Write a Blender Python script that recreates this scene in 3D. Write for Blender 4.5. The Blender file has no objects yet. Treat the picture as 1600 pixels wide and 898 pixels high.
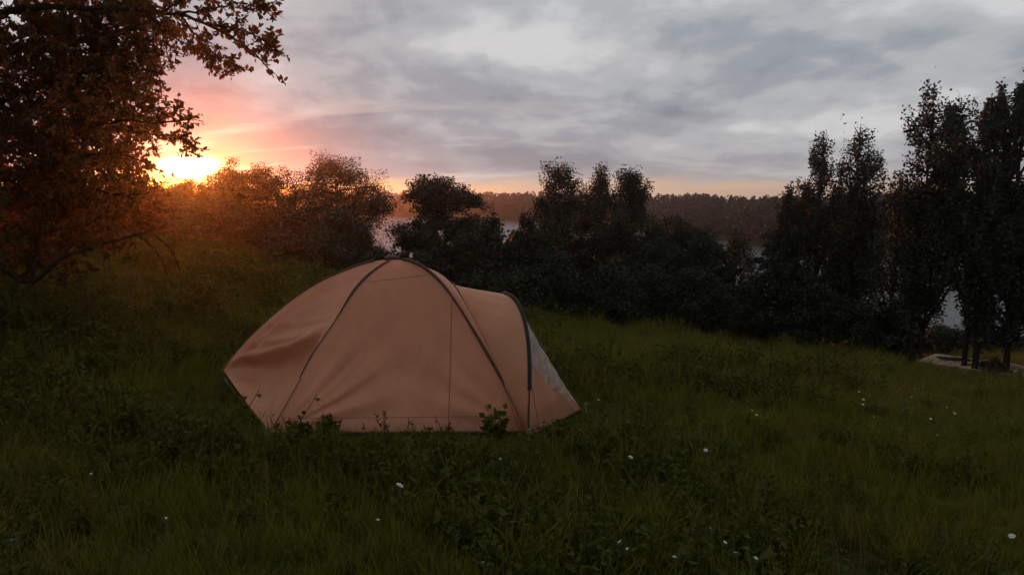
import bpy, math, random
import numpy as np
from mathutils import Vector, Matrix

R = math.radians
rng = np.random.default_rng(7)
random.seed(7)
sc = bpy.context.scene
col = sc.collection

# ------------------------------------------------------------------ camera
FPX = 1142.0                      # focal length for a frame 1600 px wide
PITCH = R(6.94)
cam_d = bpy.data.cameras.new('camera')
cam_d.sensor_width = 36.0
cam_d.lens = FPX / 1600.0 * 36.0
cam_d.clip_start = 0.05
cam_d.clip_end = 5000.0
cam = bpy.data.objects.new('camera', cam_d)
col.objects.link(cam)
cam.location = (0, 0, 0)
cam.rotation_euler = (R(90) - PITCH, 0, 0)
sc.camera = cam

# ------------------------------------------------------------------ light
SUN_AZ, SUN_EL = R(-23.5), R(2.2)
to_sun = Vector((math.sin(SUN_AZ) * math.cos(SUN_EL), math.cos(SUN_AZ) * math.cos(SUN_EL), math.sin(SUN_EL)))
sun_d = bpy.data.lights.new('sun', 'SUN')
sun_d.energy = 3.5
sun_d.angle = R(3.5)
sun_d.color = (1.0, 0.20, 0.02)
sun = bpy.data.objects.new('sun', sun_d)
col.objects.link(sun)
sun.rotation_euler = to_sun.to_track_quat('Z', 'Y').to_euler()
sun.location = to_sun * 60

world = bpy.data.worlds.new('World')
sc.world = world
world.use_nodes = True


class NT:
    """short hand for building node trees"""
    def __init__(self, tree):
        self.t = tree
        tree.nodes.clear()

    def n(self, kind, **kw):
        nd = self.t.nodes.new(kind)
        for k, v in kw.items():
            setattr(nd, k, v)
        return nd

    def l(self, a, b):
        self.t.links.new(a, b)

    def put(self, sock, v):
        if hasattr(v, 'links') or hasattr(v, 'is_linked'):
            self.l(v, sock)
        else:
            sock.default_value = v

    def math(self, op, a, b=0.0, c=0.0, clamp=False):
        nd = self.n('ShaderNodeMath', operation=op, use_clamp=clamp)
        for i, v in enumerate((a, b, c)):
            self.put(nd.inputs[i], v)
        return nd.outputs[0]

    def vmath(self, op, a, b=(0, 0, 0)):
        nd = self.n('ShaderNodeVectorMath', operation=op)
        self.put(nd.inputs[0], a)
        self.put(nd.inputs[1], b)
        return nd.outputs['Value'] if op in ('LENGTH', 'DOT_PRODUCT', 'DISTANCE') else nd.outputs[0]

    def mix(self, f, a, b, mode='MIX'):
        nd = self.n('ShaderNodeMix', data_type='RGBA', blend_type=mode)
        self.put(nd.inputs[0], f)
        for s, v in ((nd.inputs[6], a), (nd.inputs[7], b)):
            if isinstance(v, tuple) and len(v) == 3:
                v = v + (1.0,)
            self.put(s, v)
        return nd.outputs[2]

    def noise(self, vec, scale, detail=4.0, rough=0.5, dist=0.0):
        nd = self.n('ShaderNodeTexNoise')
        if vec is not None:
            self.l(vec, nd.inputs['Vector'])
        nd.inputs['Scale'].default_value = scale
        nd.inputs['Detail'].default_value = detail
        nd.inputs['Roughness'].default_value = rough
        nd.inputs['Distortion'].default_value = dist
        return nd.outputs['Fac']

    def ramp(self, f, stops, interp='LINEAR'):
        nd = self.n('ShaderNodeValToRGB')
        cr = nd.color_ramp
        cr.interpolation = interp
        while len(cr.elements) < len(stops):
            cr.elements.new(0.5)
        for e, (p, c) in zip(cr.elements, stops):
            e.position = p
            e.color = (c[0], c[1], c[2], 1.0)
        self.l(f, nd.inputs[0])
        return nd.outputs[0]

    def smooth(self, x, lo, hi):
        nd = self.n('ShaderNodeMapRange', interpolation_type='SMOOTHSTEP')
        self.put(nd.inputs[0], x)
        nd.inputs[1].default_value = lo
        nd.inputs[2].default_value = hi
        return nd.outputs[0]


def build_sky():
    k = NT(world.node_tree)
    tc = k.n('ShaderNodeTexCoord')
    d = k.vmath('NORMALIZE', tc.outputs['Generated'])
    sep = k.n('ShaderNodeSeparateXYZ')
    k.l(d, sep.inputs[0])
    x, y, z = sep.outputs
    zp = k.math('MAXIMUM', z, 0.0)
    den = k.math('ADD', zp, 0.26)
    pc = k.n('ShaderNodeCombineXYZ')
    k.l(k.math('DIVIDE', x, den), pc.inputs[0])
    k.l(k.math('DIVIDE', y, den), pc.inputs[1])
    p = pc.outputs[0]
    # the clear air behind the cloud deck
    sky = k.n('ShaderNodeTexSky', sky_type='NISHITA')
    sky.sun_disc = False
    sky.sun_elevation = SUN_EL
    sky.sun_rotation = SUN_AZ
    sky.air_density = 1.2
    sky.dust_density = 2.0
    # overcast deck, flattening towards the horizon
    warp = k.vmath('ADD', p, (3.7, 1.3, 0.0))
    n1 = k.noise(warp, 1.9, 7.0, 0.53, 0.2)
    n2 = k.noise(k.vmath('MULTIPLY', k.vmath('ADD', p, (9.1, 4.2, 0.0)), (0.55, 1.0, 1.0)), 1.0, 3.0, 0.5)
    n3 = k.noise(k.vmath('MULTIPLY', warp, (1.0, 0.7, 1.0)), 6.5, 6.0, 0.58, 0.3)
    c = k.math('ADD', k.math('MULTIPLY', n1, 0.55), k.math('MULTIPLY', n2, 0.50))
    c = k.math('ADD', c, k.math('MULTIPLY', k.math('SUBTRACT', n3, 0.5), 0.19))
    c = k.math('ADD', c, -0.022)
    c = k.math('ADD', c, k.math('MULTIPLY', k.smooth(z, 0.06, 0.20), 0.085))
    clouds = k.ramp(c, [(0.43, (0.225, 0.252, 0.295)), (0.51, (0.315, 0.340, 0.380)),
                        (0.58, (0.430, 0.450, 0.472)), (0.68, (0.620, 0.632, 0.640))], 'EASE')
    # angle from the sun, squashed so that the glow lies along the horizon
    ds = k.vmath('SUBTRACT', d, tuple(to_sun))
    q = k.vmath('LENGTH', k.vmath('MULTIPLY', ds, (0.55, 0.55, 1.6)))
    qr = k.vmath('LENGTH', ds)
    near = k.math('POWER', 2.718, k.math('MULTIPLY', qr, -2.6))
    low = k.math('POWER', 2.718, k.math('MULTIPLY', zp, -17.0))
    warm = k.math('MULTIPLY', low, k.math('ADD', k.math('MULTIPLY', near, 0.60), 0.34), clamp=True)
    clouds = k.mix(warm, clouds, k.mix(near, (0.50, 0.38, 0.35), (0.60, 0.50, 0.47)))
    # a ragged clear gap under the deck
    edge = k.math('ADD', z, k.math('MULTIPLY', k.math('SUBTRACT', n1, 0.5), 0.05))
    gap = k.math('SUBTRACT', 1.0, k.smooth(edge, 0.014, 0.034), clamp=True)
    clear = k.mix(near, (0.60, 0.46, 0.42), (1.7, 1.15, 0.5))
    clear = k.mix(0.25, clear, k.mix(1.0, sky.outputs[0], (0.10, 0.10, 0.10), 'MULTIPLY'))
    base = k.mix(gap, clouds, clear)
    # higher thin breaks near the sun
    strip = k.math('MULTIPLY', k.smooth(k.noise(k.vmath('MULTIPLY', p, (0.6, 1.9, 1.0)), 1.9, 5.0, 0.55), 0.52, 0.64),
                   k.math('MULTIPLY', k.math('POWER', low, 0.6), k.math('MULTIPLY', near, 1.7)), clamp=True)
    base = k.mix(strip, base, (0.80, 0.68, 0.60))
    # the sun burning through
    halo = k.math('POWER', 2.718, k.math('MULTIPLY', q, -44.0))
    halo2 = k.math('POWER', 2.718, k.math('MULTIPLY', q, -7.0))
    base = k.mix(1.0, base, k.mix(halo2, (0, 0, 0), (0.06, 0.015, 0.01)), 'ADD')
    base = k.mix(1.0, base, k.mix(halo, (0, 0, 0), (0.5, 0.34, 0.03)), 'ADD')
    core = k.math('SUBTRACT', 1.0, k.smooth(k.math('ADD', q, k.math('MULTIPLY', k.math('SUBTRACT', n3, 0.5), 0.012)), 0.004, 0.036), clamp=True)
    base = k.mix(1.0, base, k.mix(k.math('POWER', core, 2.2), (0, 0, 0), (14.0, 9.0, 3.2)), 'ADD')
    lift = k.mix(1.0, base, (10.0, 10.0, 10.0), 'MULTIPLY')
    bg = k.n('ShaderNodeBackground')
    k.l(lift, bg.inputs[0])
    bg.inputs[1].default_value = 0.1
    out = k.n('ShaderNodeOutputWorld')
    k.l(bg.outputs[0], out.inputs[0])


build_sky()
world.cycles.sampling_method = 'MANUAL'
world.cycles.sample_map_resolution = 1024

vs = sc.view_settings
vs.view_transform = 'Standard'
vs.look = 'None'
vs.exposure = 0.0
vs.gamma = 1.0
vs.use_curve_mapping = False
sc.cycles.max_bounces = 6
sc.cycles.diffuse_bounces = 3
sc.cycles.transparent_max_bounces = 12
sc.cycles.use_denoising = True


# ------------------------------------------------------------------ helpers
def sstep(a, b, v):
    t = np.clip((np.asarray(v, float) - a) / (b - a), 0, 1)
    return t * t * (3 - 2 * t)


LAKE = -9.2
_wav = [(rng.uniform(0, 6.28), rng.uniform(0.5, 2.6), rng.uniform(0, 6.28)) for _ in range(14)]


def bumps(X, Y):
    s = 0.0
    for a, f, p in _wav:
        s = s + np.sin((X * math.cos(a) + Y * math.sin(a)) * f + p + 0.6 * np.sin(X * f * 0.7 + p)) / (1 + f)
    return s


def far_shore(X, Y):
    az = np.degrees(np.arctan2(X, Y))
    return np.interp(az, [-90, -40, -10, 5, 12, 20, 30, 45, 90], [460, 430, 385, 262, 198, 142, 136, 150, 260])


def ground(X, Y):
    X = np.asarray(X, float); Y = np.asarray(Y, float)
    fy = 0.05 * Y + 0.075 * 4.0 * np.logaddexp(0, (Y - 8.0) / 4.0)
    Xc = 34 * np.tanh(X / 34)
    cross = -0.165 * Xc + 0.045 * (np.sqrt(Xc * Xc + 4) - 2)
    z = -1.6 - fy + cross * sstep(0, 15, Y)
    z = z + 0.9 * np.exp(-((X + 21) / 9) ** 2 - ((Y - 50) / 14) ** 2)
    tent = sstep(1.6, 4.0, np.hypot(X + 1.2, Y - 6.8))
    z = z + 0.018 * bumps(X, Y) * (0.25 + 0.75 * tent) * (1 + sstep(8, 30, Y))
    r = np.hypot(X, Y)
    bed = np.maximum(z, LAKE - 1.6)
    rf = far_shore(X, Y)
    bank = LAKE - 1.6 + np.clip((r - rf + 20) * 0.08, 0, 1.9) + np.clip((r - rf) * 0.03, 0, 3.5)
    bank = np.where(Y > 40, bank, -99)
    return np.maximum(bed, bank)


def ray(px, py):
    u = (px - 800) / FPX
    v = (449 - py) / FPX
    return np.array([u, math.cos(PITCH) + v * math.sin(PITCH), -math.sin(PITCH) + v * math.cos(PITCH)])


def at_y(px, py, Y):
    d = ray(px, py)
    return d * (Y / d[1])


def hit(px, py, lift=0.0):
    """where the sight line through a point of the photograph meets the meadow"""
    d = ray(px, py)
    t = np.arange(1.5, 160, 0.02)
    g = ground(d[0] * t, d[1] * t) + lift
    b = np.nonzero(d[2] * t <= g)[0]
    i = b[0] if len(b) else len(t) - 1
    return np.array([d[0] * t[i], d[1] * t[i], float(g[i])])


def mesh_np(name, verts, faces, mat=None, smooth=False):
    """faces: integer array (n, 3 or 4)"""
    verts = np.asarray(verts, np.float32).reshape(-1, 3)
    faces = np.asarray(faces, np.int32)
    me = bpy.data.meshes.new(name)
    k = faces.shape[1]
    me.vertices.add(len(verts))
    me.vertices.foreach_set('co', verts.ravel())
    me.loops.add(faces.size)
    me.loops.foreach_set('vertex_index', faces.ravel())
    me.polygons.add(len(faces))
    me.polygons.foreach_set('loop_start', np.arange(0, faces.size, k, dtype=np.int32))
    me.polygons.foreach_set('loop_total', np.full(len(faces), k, np.int32))
    me.update(calc_edges=True)
    if smooth:
        me.polygons.foreach_set('use_smooth', np.ones(len(faces), bool))
    if mat:
        me.materials.append(mat)
    me.validate()
    return me


def obj(name, me, parent=None, loc=(0, 0, 0), **props):
    o = bpy.data.objects.new(name, me)
    col.objects.link(o)
    o.location = loc
    if parent is not None:
        o.parent = parent
    for k, v in props.items():
        o[k] = v
    return o


def thing(name, label, cat, loc=(0, 0, 0), group=None, rz=0.0):
    o = bpy.data.objects.new(name, None)
    col.objects.link(o)
    o.empty_display_size = 0.2
    o.location = loc
    o.rotation_euler = (0, 0, rz)
    o['label'] = label
    o['category'] = cat
    if group:
        o['group'] = group
    return o


class MB:
    """collects quads"""
    def __init__(self):
        self.v = []
        self.f = []
        self.n = 0

    def add(self, v, f):
        v = np.asarray(v, float).reshape(-1, 3)
        f = np.asarray(f, int)
        self.v.append(v)
        self.f.append(f + self.n)
        self.n += len(v)

    def tube(self, pts, rad, sides=6, flat=1.0):
        pts = np.asarray(pts, float)
        rad = np.broadcast_to(np.asarray(rad, float), (len(pts),))
        tan = np.gradient(pts, axis=0)
        tan /= np.linalg.norm(tan, axis=1, keepdims=True) + 1e-9
        up = np.array([0.0, 0, 1]) if abs(tan[:, 2]).mean() < 0.8 else np.array([0.31, 0.95, 0])
        a = np.cross(tan, up)
        a /= np.linalg.norm(a, axis=1, keepdims=True) + 1e-9
        b = np.cross(a, tan)
        th = np.linspace(0, 2 * np.pi, sides, endpoint=False)
        ring = pts[:, None, :] + rad[:, None, None] * (np.cos(th)[None, :, None] * a[:, None, :] + flat * np.sin(th)[None, :, None] * b[:, None, :])
        n = len(pts)
        i = np.arange(n - 1)[:, None] * sides
        j = np.arange(sides)[None, :]
        j2 = (j + 1) % sides
        f = np.stack([i + j, i + j2, i + sides + j2, i + sides + j], -1).reshape(-1, 4)
        self.add(ring, f)

    def box(self, c, size, rot=None):
        s = np.array(size) / 2
        v = np.array([[x, y, z] for z in (-1, 1) for y in (-1, 1) for x in (-1, 1)], float) * s
        if rot is not None:
            v = v @ np.array(rot).T
        f = [[0, 2, 3, 1], [4, 5, 7, 6], [0, 1, 5, 4], [2, 6, 7, 3], [0, 4, 6, 2], [1, 3, 7, 5]]
        self.add(v + np.array(c), f)

    def mesh(self, name, mat, smooth=False):
        return mesh_np(name, np.concatenate(self.v), np.concatenate(self.f), mat, smooth)


def catmull(pts, n):
    pts = np.asarray(pts, float)
    P = np.vstack([2 * pts[0] - pts[1], pts, 2 * pts[-1] - pts[-2]])
    seg = np.linalg.norm(np.diff(pts, axis=0), axis=1)
    cum = np.concatenate([[0], np.cumsum(seg)])
    out = []
    for s in np.linspace(0, cum[-1], n):
        i = min(np.searchsorted(cum, s, 'right') - 1, len(pts) - 2)
        t = (s - cum[i]) / seg[i]
        p0, p1, p2, p3 = P[i], P[i + 1], P[i + 2], P[i + 3]
        out.append(0.5 * (2 * p1 + (p2 - p0) * t + (2 * p0 - 5 * p1 + 4 * p2 - p3) * t * t + (3 * p1 - p0 - 3 * p2 + p3) * t ** 3))
    return np.array(out)


def unit(v):
    v = np.asarray(v, float)
    return v / (np.linalg.norm(v, axis=-1, keepdims=True) + 1e-9)


def leaf_cards(cent, L, W, axis=None, spread=1.0, r=rng):
    """pointed leaves, each a bent pair of quads; returns verts, faces"""
    n = len(cent)
    a = r.normal(size=(n, 3))
    if axis is not None:
        a = axis + spread * a
    a = unit(a)
    b = unit(np.cross(a, r.normal(size=(n, 3))))
    c = np.cross(a, b)
    L = np.broadcast_to(L, (n,))[:, None] * r.uniform(0.7, 1.25, (n, 1))
    W = np.broadcast_to(W, (n,))[:, None] * r.uniform(0.7, 1.25, (n, 1))
    p0 = cent - a * L * 0.5
    p1 = cent + a * L * 0.5 - c * L * 0.10
    q0 = cent + b * W * 0.5 + c * W * 0.18
    q1 = cent - b * W * 0.5 + c * W * 0.18
    v = np.stack([p0, q0, p1, q1], 1).reshape(-1, 3)
    i = np.arange(n)[:, None] * 4
    return v, np.concatenate([i, i + 1, i + 2, i + 3], 1)


# ------------------------------------------------------------------ materials
def mat_new(name):
    m = bpy.data.materials.new(name)
    m.use_nodes = True
    return m, NT(m.node_tree)


def leaf_mat(name, c0, c1, trans=0.35, tcol=None, rough=0.6):
    m, k = mat_new(name)
    geo = k.n('ShaderNodeNewGeometry')
    tc = k.n('ShaderNodeTexCoord')
    rnd = k.ramp(geo.outputs['Random Per Island'], [(0, c0), (1, c1)])
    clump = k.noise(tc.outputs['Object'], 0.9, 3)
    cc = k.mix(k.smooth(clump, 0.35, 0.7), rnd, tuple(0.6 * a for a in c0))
    p = k.n('ShaderNodeBsdfPrincipled')
    k.l(cc, p.inputs['Base Color'])
    p.inputs['Roughness'].default_value = rough
    p.inputs['Specular IOR Level'].default_value = 0.25
    t = k.n('ShaderNodeBsdfTranslucent')
    k.l(k.mix(1.0, cc, tcol or (1.5, 1.4, 0.7), 'MULTIPLY'), t.inputs[0])
    mx = k.n('ShaderNodeMixShader')
    mx.inputs[0].default_value = trans
    k.l(p.outputs[0], mx.inputs[1])
    k.l(t.outputs[0], mx.inputs[2])
    o = k.n('ShaderNodeOutputMaterial')
    k.l(mx.outputs[0], o.inputs[0])
    return m


def grass_mat(name, green, dry, trans=0.3):
    m, k = mat_new(name)
    oi = k.n('ShaderNodeObjectInfo')
    geo = k.n('ShaderNodeNewGeometry')
    patch = k.noise(oi.outputs['Location'], 0.22, 3, 0.6)
    patch2 = k.noise(oi.outputs['Location'], 1.1, 2, 0.5)
    f = k.math('ADD', k.math('MULTIPLY', patch, 0.75), k.math('MULTIPLY', oi.outputs['Random'], 0.25))
    cc = k.mix(k.smooth(f, 0.46, 0.64), green, dry)
    cc = k.mix(k.math('MULTIPLY', patch2, 0.55), cc, tuple(0.45 * a for a in green))
    cc = k.mix(k.math('MULTIPLY', geo.outputs['Random Per Island'], 0.5), cc, tuple(1.5 * a for a in green))
    p = k.n('ShaderNodeBsdfPrincipled')
    k.l(cc, p.inputs['Base Color'])
    p.inputs['Roughness'].default_value = 0.7
    p.inputs['Specular IOR Level'].default_value = 0.07
    t = k.n('ShaderNodeBsdfTranslucent')
    k.l(k.mix(1.0, cc, (1.3, 1.25, 0.6), 'MULTIPLY'), t.inputs[0])
    mx = k.n('ShaderNodeMixShader')
    mx.inputs[0].default_value = trans
    k.l(p.outputs[0], mx.inputs[1])
    k.l(t.outputs[0], mx.inputs[2])
    o = k.n('ShaderNodeOutputMaterial')
    k.l(mx.outputs[0], o.inputs[0])
    return m


def plain_mat(name, c0, c1, scale=8.0, rough=0.8, bump=0.2, detail=5, stretch=(1, 1, 1), spec=0.3):
    m, k = mat_new(name)
    tc = k.n('ShaderNodeTexCoord')
    v = k.vmath('MULTIPLY', tc.outputs['Object'], stretch)
    n = k.noise(v, scale, detail, 0.6)
    p = k.n('ShaderNodeBsdfPrincipled')
    k.l(k.ramp(n, [(0.3, c0), (0.7, c1)]), p.inputs['Base Color'])
    p.inputs['Roughness'].default_value = rough
    p.inputs['Specular IOR Level'].default_value = spec
    b = k.n('ShaderNodeBump')
    b.inputs['Strength'].default_value = bump
    b.inputs['Distance'].default_value = 0.02
    k.l(n, b.inputs['Height'])
    k.l(b.outputs[0], p.inputs['Normal'])
    o = k.n('ShaderNodeOutputMaterial')
    k.l(p.outputs[0], o.inputs[0])
    return m


def fabric_mat(name, color, trans, tcol):
    m, k = mat_new(name)
    tc = k.n('ShaderNodeTexCoord')
    n = k.noise(tc.outputs['Object'], 3.0, 5, 0.6)
    n2 = k.noise(k.vmath('MULTIPLY', tc.outputs['Object'], (1.2, 1.2, 0.45)), 6.0, 5, 0.55, 0.8)
    cc = k.mix(k.smooth(n, 0.3, 0.75), tuple(0.86 * a for a in color), color)
    # cloth turns a darker brown towards the hem
    sep = k.n('ShaderNodeSeparateXYZ')
    k.l(tc.outputs['Object'], sep.inputs[0])
    hem = k.math('SUBTRACT', 1.0, k.smooth(k.math('ADD', sep.outputs[2], k.math('MULTIPLY', n2, 0.16)), 0.10, 0.30), clamp=True)
    cc = k.mix(k.math('MULTIPLY', hem, 0.28), cc, (0.16, 0.09, 0.05))
    p = k.n('ShaderNodeBsdfPrincipled')
    k.l(cc, p.inputs['Base Color'])
    p.inputs['Roughness'].default_value = 0.55
    p.inputs['Specular IOR Level'].default_value = 0.25
    b = k.n('ShaderNodeBump')
    b.inputs['Strength'].default_value = 0.42
    b.inputs['Distance'].default_value = 0.05
    k.l(n2, b.inputs['Height'])
    k.l(b.outputs[0], p.inputs['Normal'])
    t = k.n('ShaderNodeBsdfTranslucent')
    t.inputs[0].default_value = tcol + (1,)
    mx = k.n('ShaderNodeMixShader')
    mx.inputs[0].default_value = trans
    k.l(p.outputs[0], mx.inputs[1])
    k.l(t.outputs[0], mx.inputs[2])
    o = k.n('ShaderNodeOutputMaterial')
    k.l(mx.outputs[0], o.inputs[0])
    return m


def window_mat():
    m, k = mat_new('clear_film')
    tc = k.n('ShaderNodeTexCoord')
    n = k.noise(k.vmath('MULTIPLY', tc.outputs['Object'], (1, 1, 0.4)), 26.0, 4, 0.65, 0.6)
    b = k.n('ShaderNodeBump')
    b.inputs['Strength'].default_value = 0.9
    b.inputs['Distance'].default_value = 0.02
    k.l(n, b.inputs['Height'])
    g = k.n('ShaderNodeBsdfGlossy')
    g.inputs['Roughness'].default_value = 0.16
    g.inputs[0].default_value = (0.78, 0.71, 0.66, 1)
    k.l(b.outputs[0], g.inputs['Normal'])
    df = k.n('ShaderNodeBsdfDiffuse')
    df.inputs[0].default_value = (0.44, 0.34, 0.29, 1)
    tr = k.n('ShaderNodeBsdfTransparent')
    m1 = k.n('ShaderNodeMixShader')
    k.l(k.math('MULTIPLY', n, 0.75), m1.inputs[0])
    k.l(df.outputs[0], m1.inputs[1])
    k.l(g.outputs[0], m1.inputs[2])
    m2 = k.n('ShaderNodeMixShader')
    m2.inputs[0].default_value = 0.78
    k.l(tr.outputs[0], m2.inputs[1])
    k.l(m1.outputs[0], m2.inputs[2])
    o = k.n('ShaderNodeOutputMaterial')
    k.l(m2.outputs[0], o.inputs[0])
    return m


def ground_mat():
    m, k = mat_new('meadow_soil')
    tc = k.n('ShaderNodeTexCoord')
    n = k.noise(tc.outputs['Object'], 0.35, 6, 0.6)
    n2 = k.noise(tc.outputs['Object'], 9.0, 5, 0.65)
    cc = k.mix(k.smooth(n, 0.4, 0.62), (0.030, 0.042, 0.012), (0.055, 0.050, 0.020))
    cc = k.mix(k.smooth(n2, 0.4, 0.7), cc, (0.022, 0.018, 0.006))
    p = k.n('ShaderNodeBsdfPrincipled')
    k.l(cc, p.inputs['Base Color'])
    p.inputs['Roughness'].default_value = 1.0
    p.inputs['Specular IOR Level'].default_value = 0.0
    b = k.n('ShaderNodeBump')
    b.inputs['Strength'].default_value = 0.8
    b.inputs['Distance'].default_value = 0.08
    k.l(n2, b.inputs['Height'])
    k.l(b.outputs[0], p.inputs['Normal'])
    o = k.n('ShaderNodeOutputMaterial')
    k.l(p.outputs[0], o.inputs[0])
    return m


def water_mat():
    m, k = mat_new('lake_water')
    tc = k.n('ShaderNodeTexCoord')
    n = k.noise(k.vmath('MULTIPLY', tc.outputs['Object'], (1, 1.6, 1)), 1.4, 5, 0.6)
    n2 = k.noise(tc.outputs['Object'], 0.03, 3, 0.5)
    b = k.n('ShaderNodeBump')
    b.inputs['Strength'].default_value = 0.55
    b.inputs['Distance'].default_value = 0.25
    k.l(n, b.inputs['Height'])
    p = k.n('ShaderNodeBsdfPrincipled')
    p.inputs['Base Color'].default_value = (0.02, 0.03, 0.035, 1)
    k.l(k.math('ADD', 0.10, k.math('MULTIPLY', n2, 0.22)), p.inputs['Roughness'])
    p.inputs['IOR'].default_value = 1.333
    k.l(b.outputs[0], p.inputs['Normal'])
    o = k.n('ShaderNodeOutputMaterial')
    k.l(p.outputs[0], o.inputs[0])
    return m


M = {
    'ground': ground_mat(), 'water': water_mat(),
    'grass': grass_mat('grass_blades', (0.092, 0.094, 0.011), (0.165, 0.102, 0.020)),
    'weed': grass_mat('weed_leaves', (0.052, 0.058, 0.009), (0.080, 0.060, 0.014), 0.2),
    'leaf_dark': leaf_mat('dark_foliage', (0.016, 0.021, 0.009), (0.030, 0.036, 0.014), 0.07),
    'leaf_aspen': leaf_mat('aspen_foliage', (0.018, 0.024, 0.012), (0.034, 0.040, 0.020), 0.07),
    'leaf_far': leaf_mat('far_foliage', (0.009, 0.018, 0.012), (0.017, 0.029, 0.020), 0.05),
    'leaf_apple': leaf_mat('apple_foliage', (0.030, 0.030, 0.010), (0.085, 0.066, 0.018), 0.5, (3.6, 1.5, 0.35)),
    'bark': plain_mat('bark', (0.012, 0.009, 0.007), (0.032, 0.024, 0.019), 14, 1.0, 0.6, stretch=(1, 1, 0.25), spec=0.0),
    'tan': fabric_mat('tan_tent_cloth', (0.68, 0.300, 0.172), 0.30, (0.62, 0.225, 0.10)),
    'strip': fabric_mat('paler_tent_cloth', (0.70, 0.335, 0.195), 0.30, (0.62, 0.25, 0.125)),
    'sleeve': plain_mat('dark_pole_sleeve', (0.045, 0.023, 0.016), (0.105, 0.052, 0.036), 40, 0.7, 0.2),
    'hoop': plain_mat('black_hoop_sleeve', (0.010, 0.009, 0.009), (0.026, 0.022, 0.020), 40, 0.7, 0.2),
    'olive': plain_mat('olive_rolled_cloth', (0.020, 0.024, 0.016), (0.045, 0.050, 0.034), 22, 0.8, 0.5),
    'webbing': plain_mat('brown_webbing', (0.16, 0.07, 0.042), (0.24, 0.105, 0.065), 60, 0.8, 0.2),
    'metal': plain_mat('peg_metal', (0.20, 0.20, 0.20), (0.32, 0.31, 0.30), 30, 0.35, 0.1, spec=0.6),
    'film': window_mat(),
    'wood': plain_mat('weathered_planks', (0.26, 0.16, 0.115), (0.44, 0.28, 0.205), 5, 0.75, 0.35, stretch=(1, 9, 9)),
    'tarp': plain_mat('dark_bundle_cloth', (0.015, 0.014, 0.014), (0.04, 0.036, 0.034), 12, 0.8, 0.4),
    'petal': plain_mat('white_petals', (0.50, 0.50, 0.46), (0.66, 0.66, 0.62), 60, 0.7, 0.1),
    'stem': plain_mat('green_stem', (0.05, 0.07, 0.02), (0.08, 0.10, 0.03), 20, 0.7, 0.1),
    'seed': plain_mat('dry_seed_heads', (0.075, 0.040, 0.020), (0.130, 0.068, 0.032), 30, 0.9, 0.2),
}


# ------------------------------------------------------------------ ground, lake
def axis_steps(lo, hi, fine_lo, fine_hi, fine, grow):
    a = list(np.arange(fine_lo, fine_hi + 1e-6, fine))
    s = fine
    while a[-1] < hi:
        s *= grow
        a.append(min(a[-1] + s, hi))
    s = fine
    while a[0] > lo:
        s *= grow
        a.insert(0, max(a[0] - s, lo))
    return np.array(a)


gx = axis_steps(-800, 800, -14, 14, 0.14, 1.06)
gy = axis_steps(-120, 900, 0.5, 18, 0.14, 1.05)
GX, GY = np.meshgrid(gx, gy)
GZ = ground(GX, GY)
nx, ny = len(gx), len(gy)
ii = (np.arange(ny - 1)[:, None] * nx + np.arange(nx - 1)[None, :]).ravel()
ground_o = obj('meadow_ground', mesh_np('meadow_ground', np.stack([GX, GY, GZ], -1), np.stack([ii, ii + 1, ii + nx + 1, ii + nx], 1), M['ground'], True),
               kind='structure', label='dark sloping meadow falling to the lake')

wx = np.linspace(-600, 600, 7)
wy = np.linspace(20, 700, 7)
WX, WY = np.meshgrid(wx, wy)
wi = (np.arange(6)[:, None] * 7 + np.arange(6)[None, :]).ravel()
obj('lake_water', mesh_np('lake_water', np.stack([WX, WY, np.full_like(WX, LAKE)], -1), np.stack([wi, wi + 1, wi + 8, wi + 7], 1), M['water']),
    kind='structure', label='pale grey lake water glimpsed between the trees')


# ------------------------------------------------------------------ far forest on the other shore
def far_forest():
    mb = MB()
    V, F, n0 = [], [], 0
    r = np.random.default_rng(21)
    for i in range(1500):
        az = R(r.uniform(-30, 48))
        X0, Y0 = math.sin(az), math.cos(az)
        rf = float(far_shore(X0, Y0))
        back = r.uniform(0, 1) ** 1.3
        d = rf + 3 + back * (0.22 * rf)
        X, Y = X0 * d, Y0 * d
        g = float(ground(X, Y))
        big = 0.5 + 0.5 * math.sin(az * 17) * math.sin(az * 41 + 1)
        H = (9.4 if rf < 170 else 9.4 + (rf - 170) * 0.012) * r.uniform(0.84, 0.98) * (0.90 + 0.1 * big)
        W = r.uniform(1.8, 3.0)
        n = int(160 if rf < 260 else 90)
        h = r.uniform(0.04, 1, n) ** 0.8
        conif = r.random() < 0.2
        prof = (1.03 - h) ** 0.8 if conif else np.sqrt(np.clip(1 - (2 * h - 0.95) ** 2, 0.02, 1))
        ph = r.uniform(0, 6.283, n)
        rad = W * prof * np.sqrt(r.uniform(0.15, 1, n))
        c = np.stack([X + rad * np.cos(ph), Y + rad * np.sin(ph), g + 0.2 + H * h], 1)
        s = 0.62 if rf < 260 else 1.0
        v, f = leaf_cards(c, s, s * 0.7, r=r)
        mb.add(v, f)
    return mb.mesh('far_forest', M['leaf_far'])


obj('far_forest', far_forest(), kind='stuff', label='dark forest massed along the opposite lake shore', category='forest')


# ------------------------------------------------------------------ trees
PROFILE = {
    'broad': lambda h: np.interp(h, [0, .12, .35, .6, .8, .93, 1], [.35, .75, 1.0, .95, .72, .42, .10]),
    'aspen': lambda h: np.interp(h, [0, .12, .3, .55, .75, .9, 1], [.45, .8, 1.0, .85, .62, .34, .06]),
    'pine': lambda h: np.interp(h, [0, .15, .4, .65, .8, .92, 1], [.8, 1.0, .92, .58, .36, .17, .03]),
    'bush': lambda h: np.interp(h, [0, .2, .5, .8, 1], [.85, 1.0, .95, .65, .18]),
}


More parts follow.
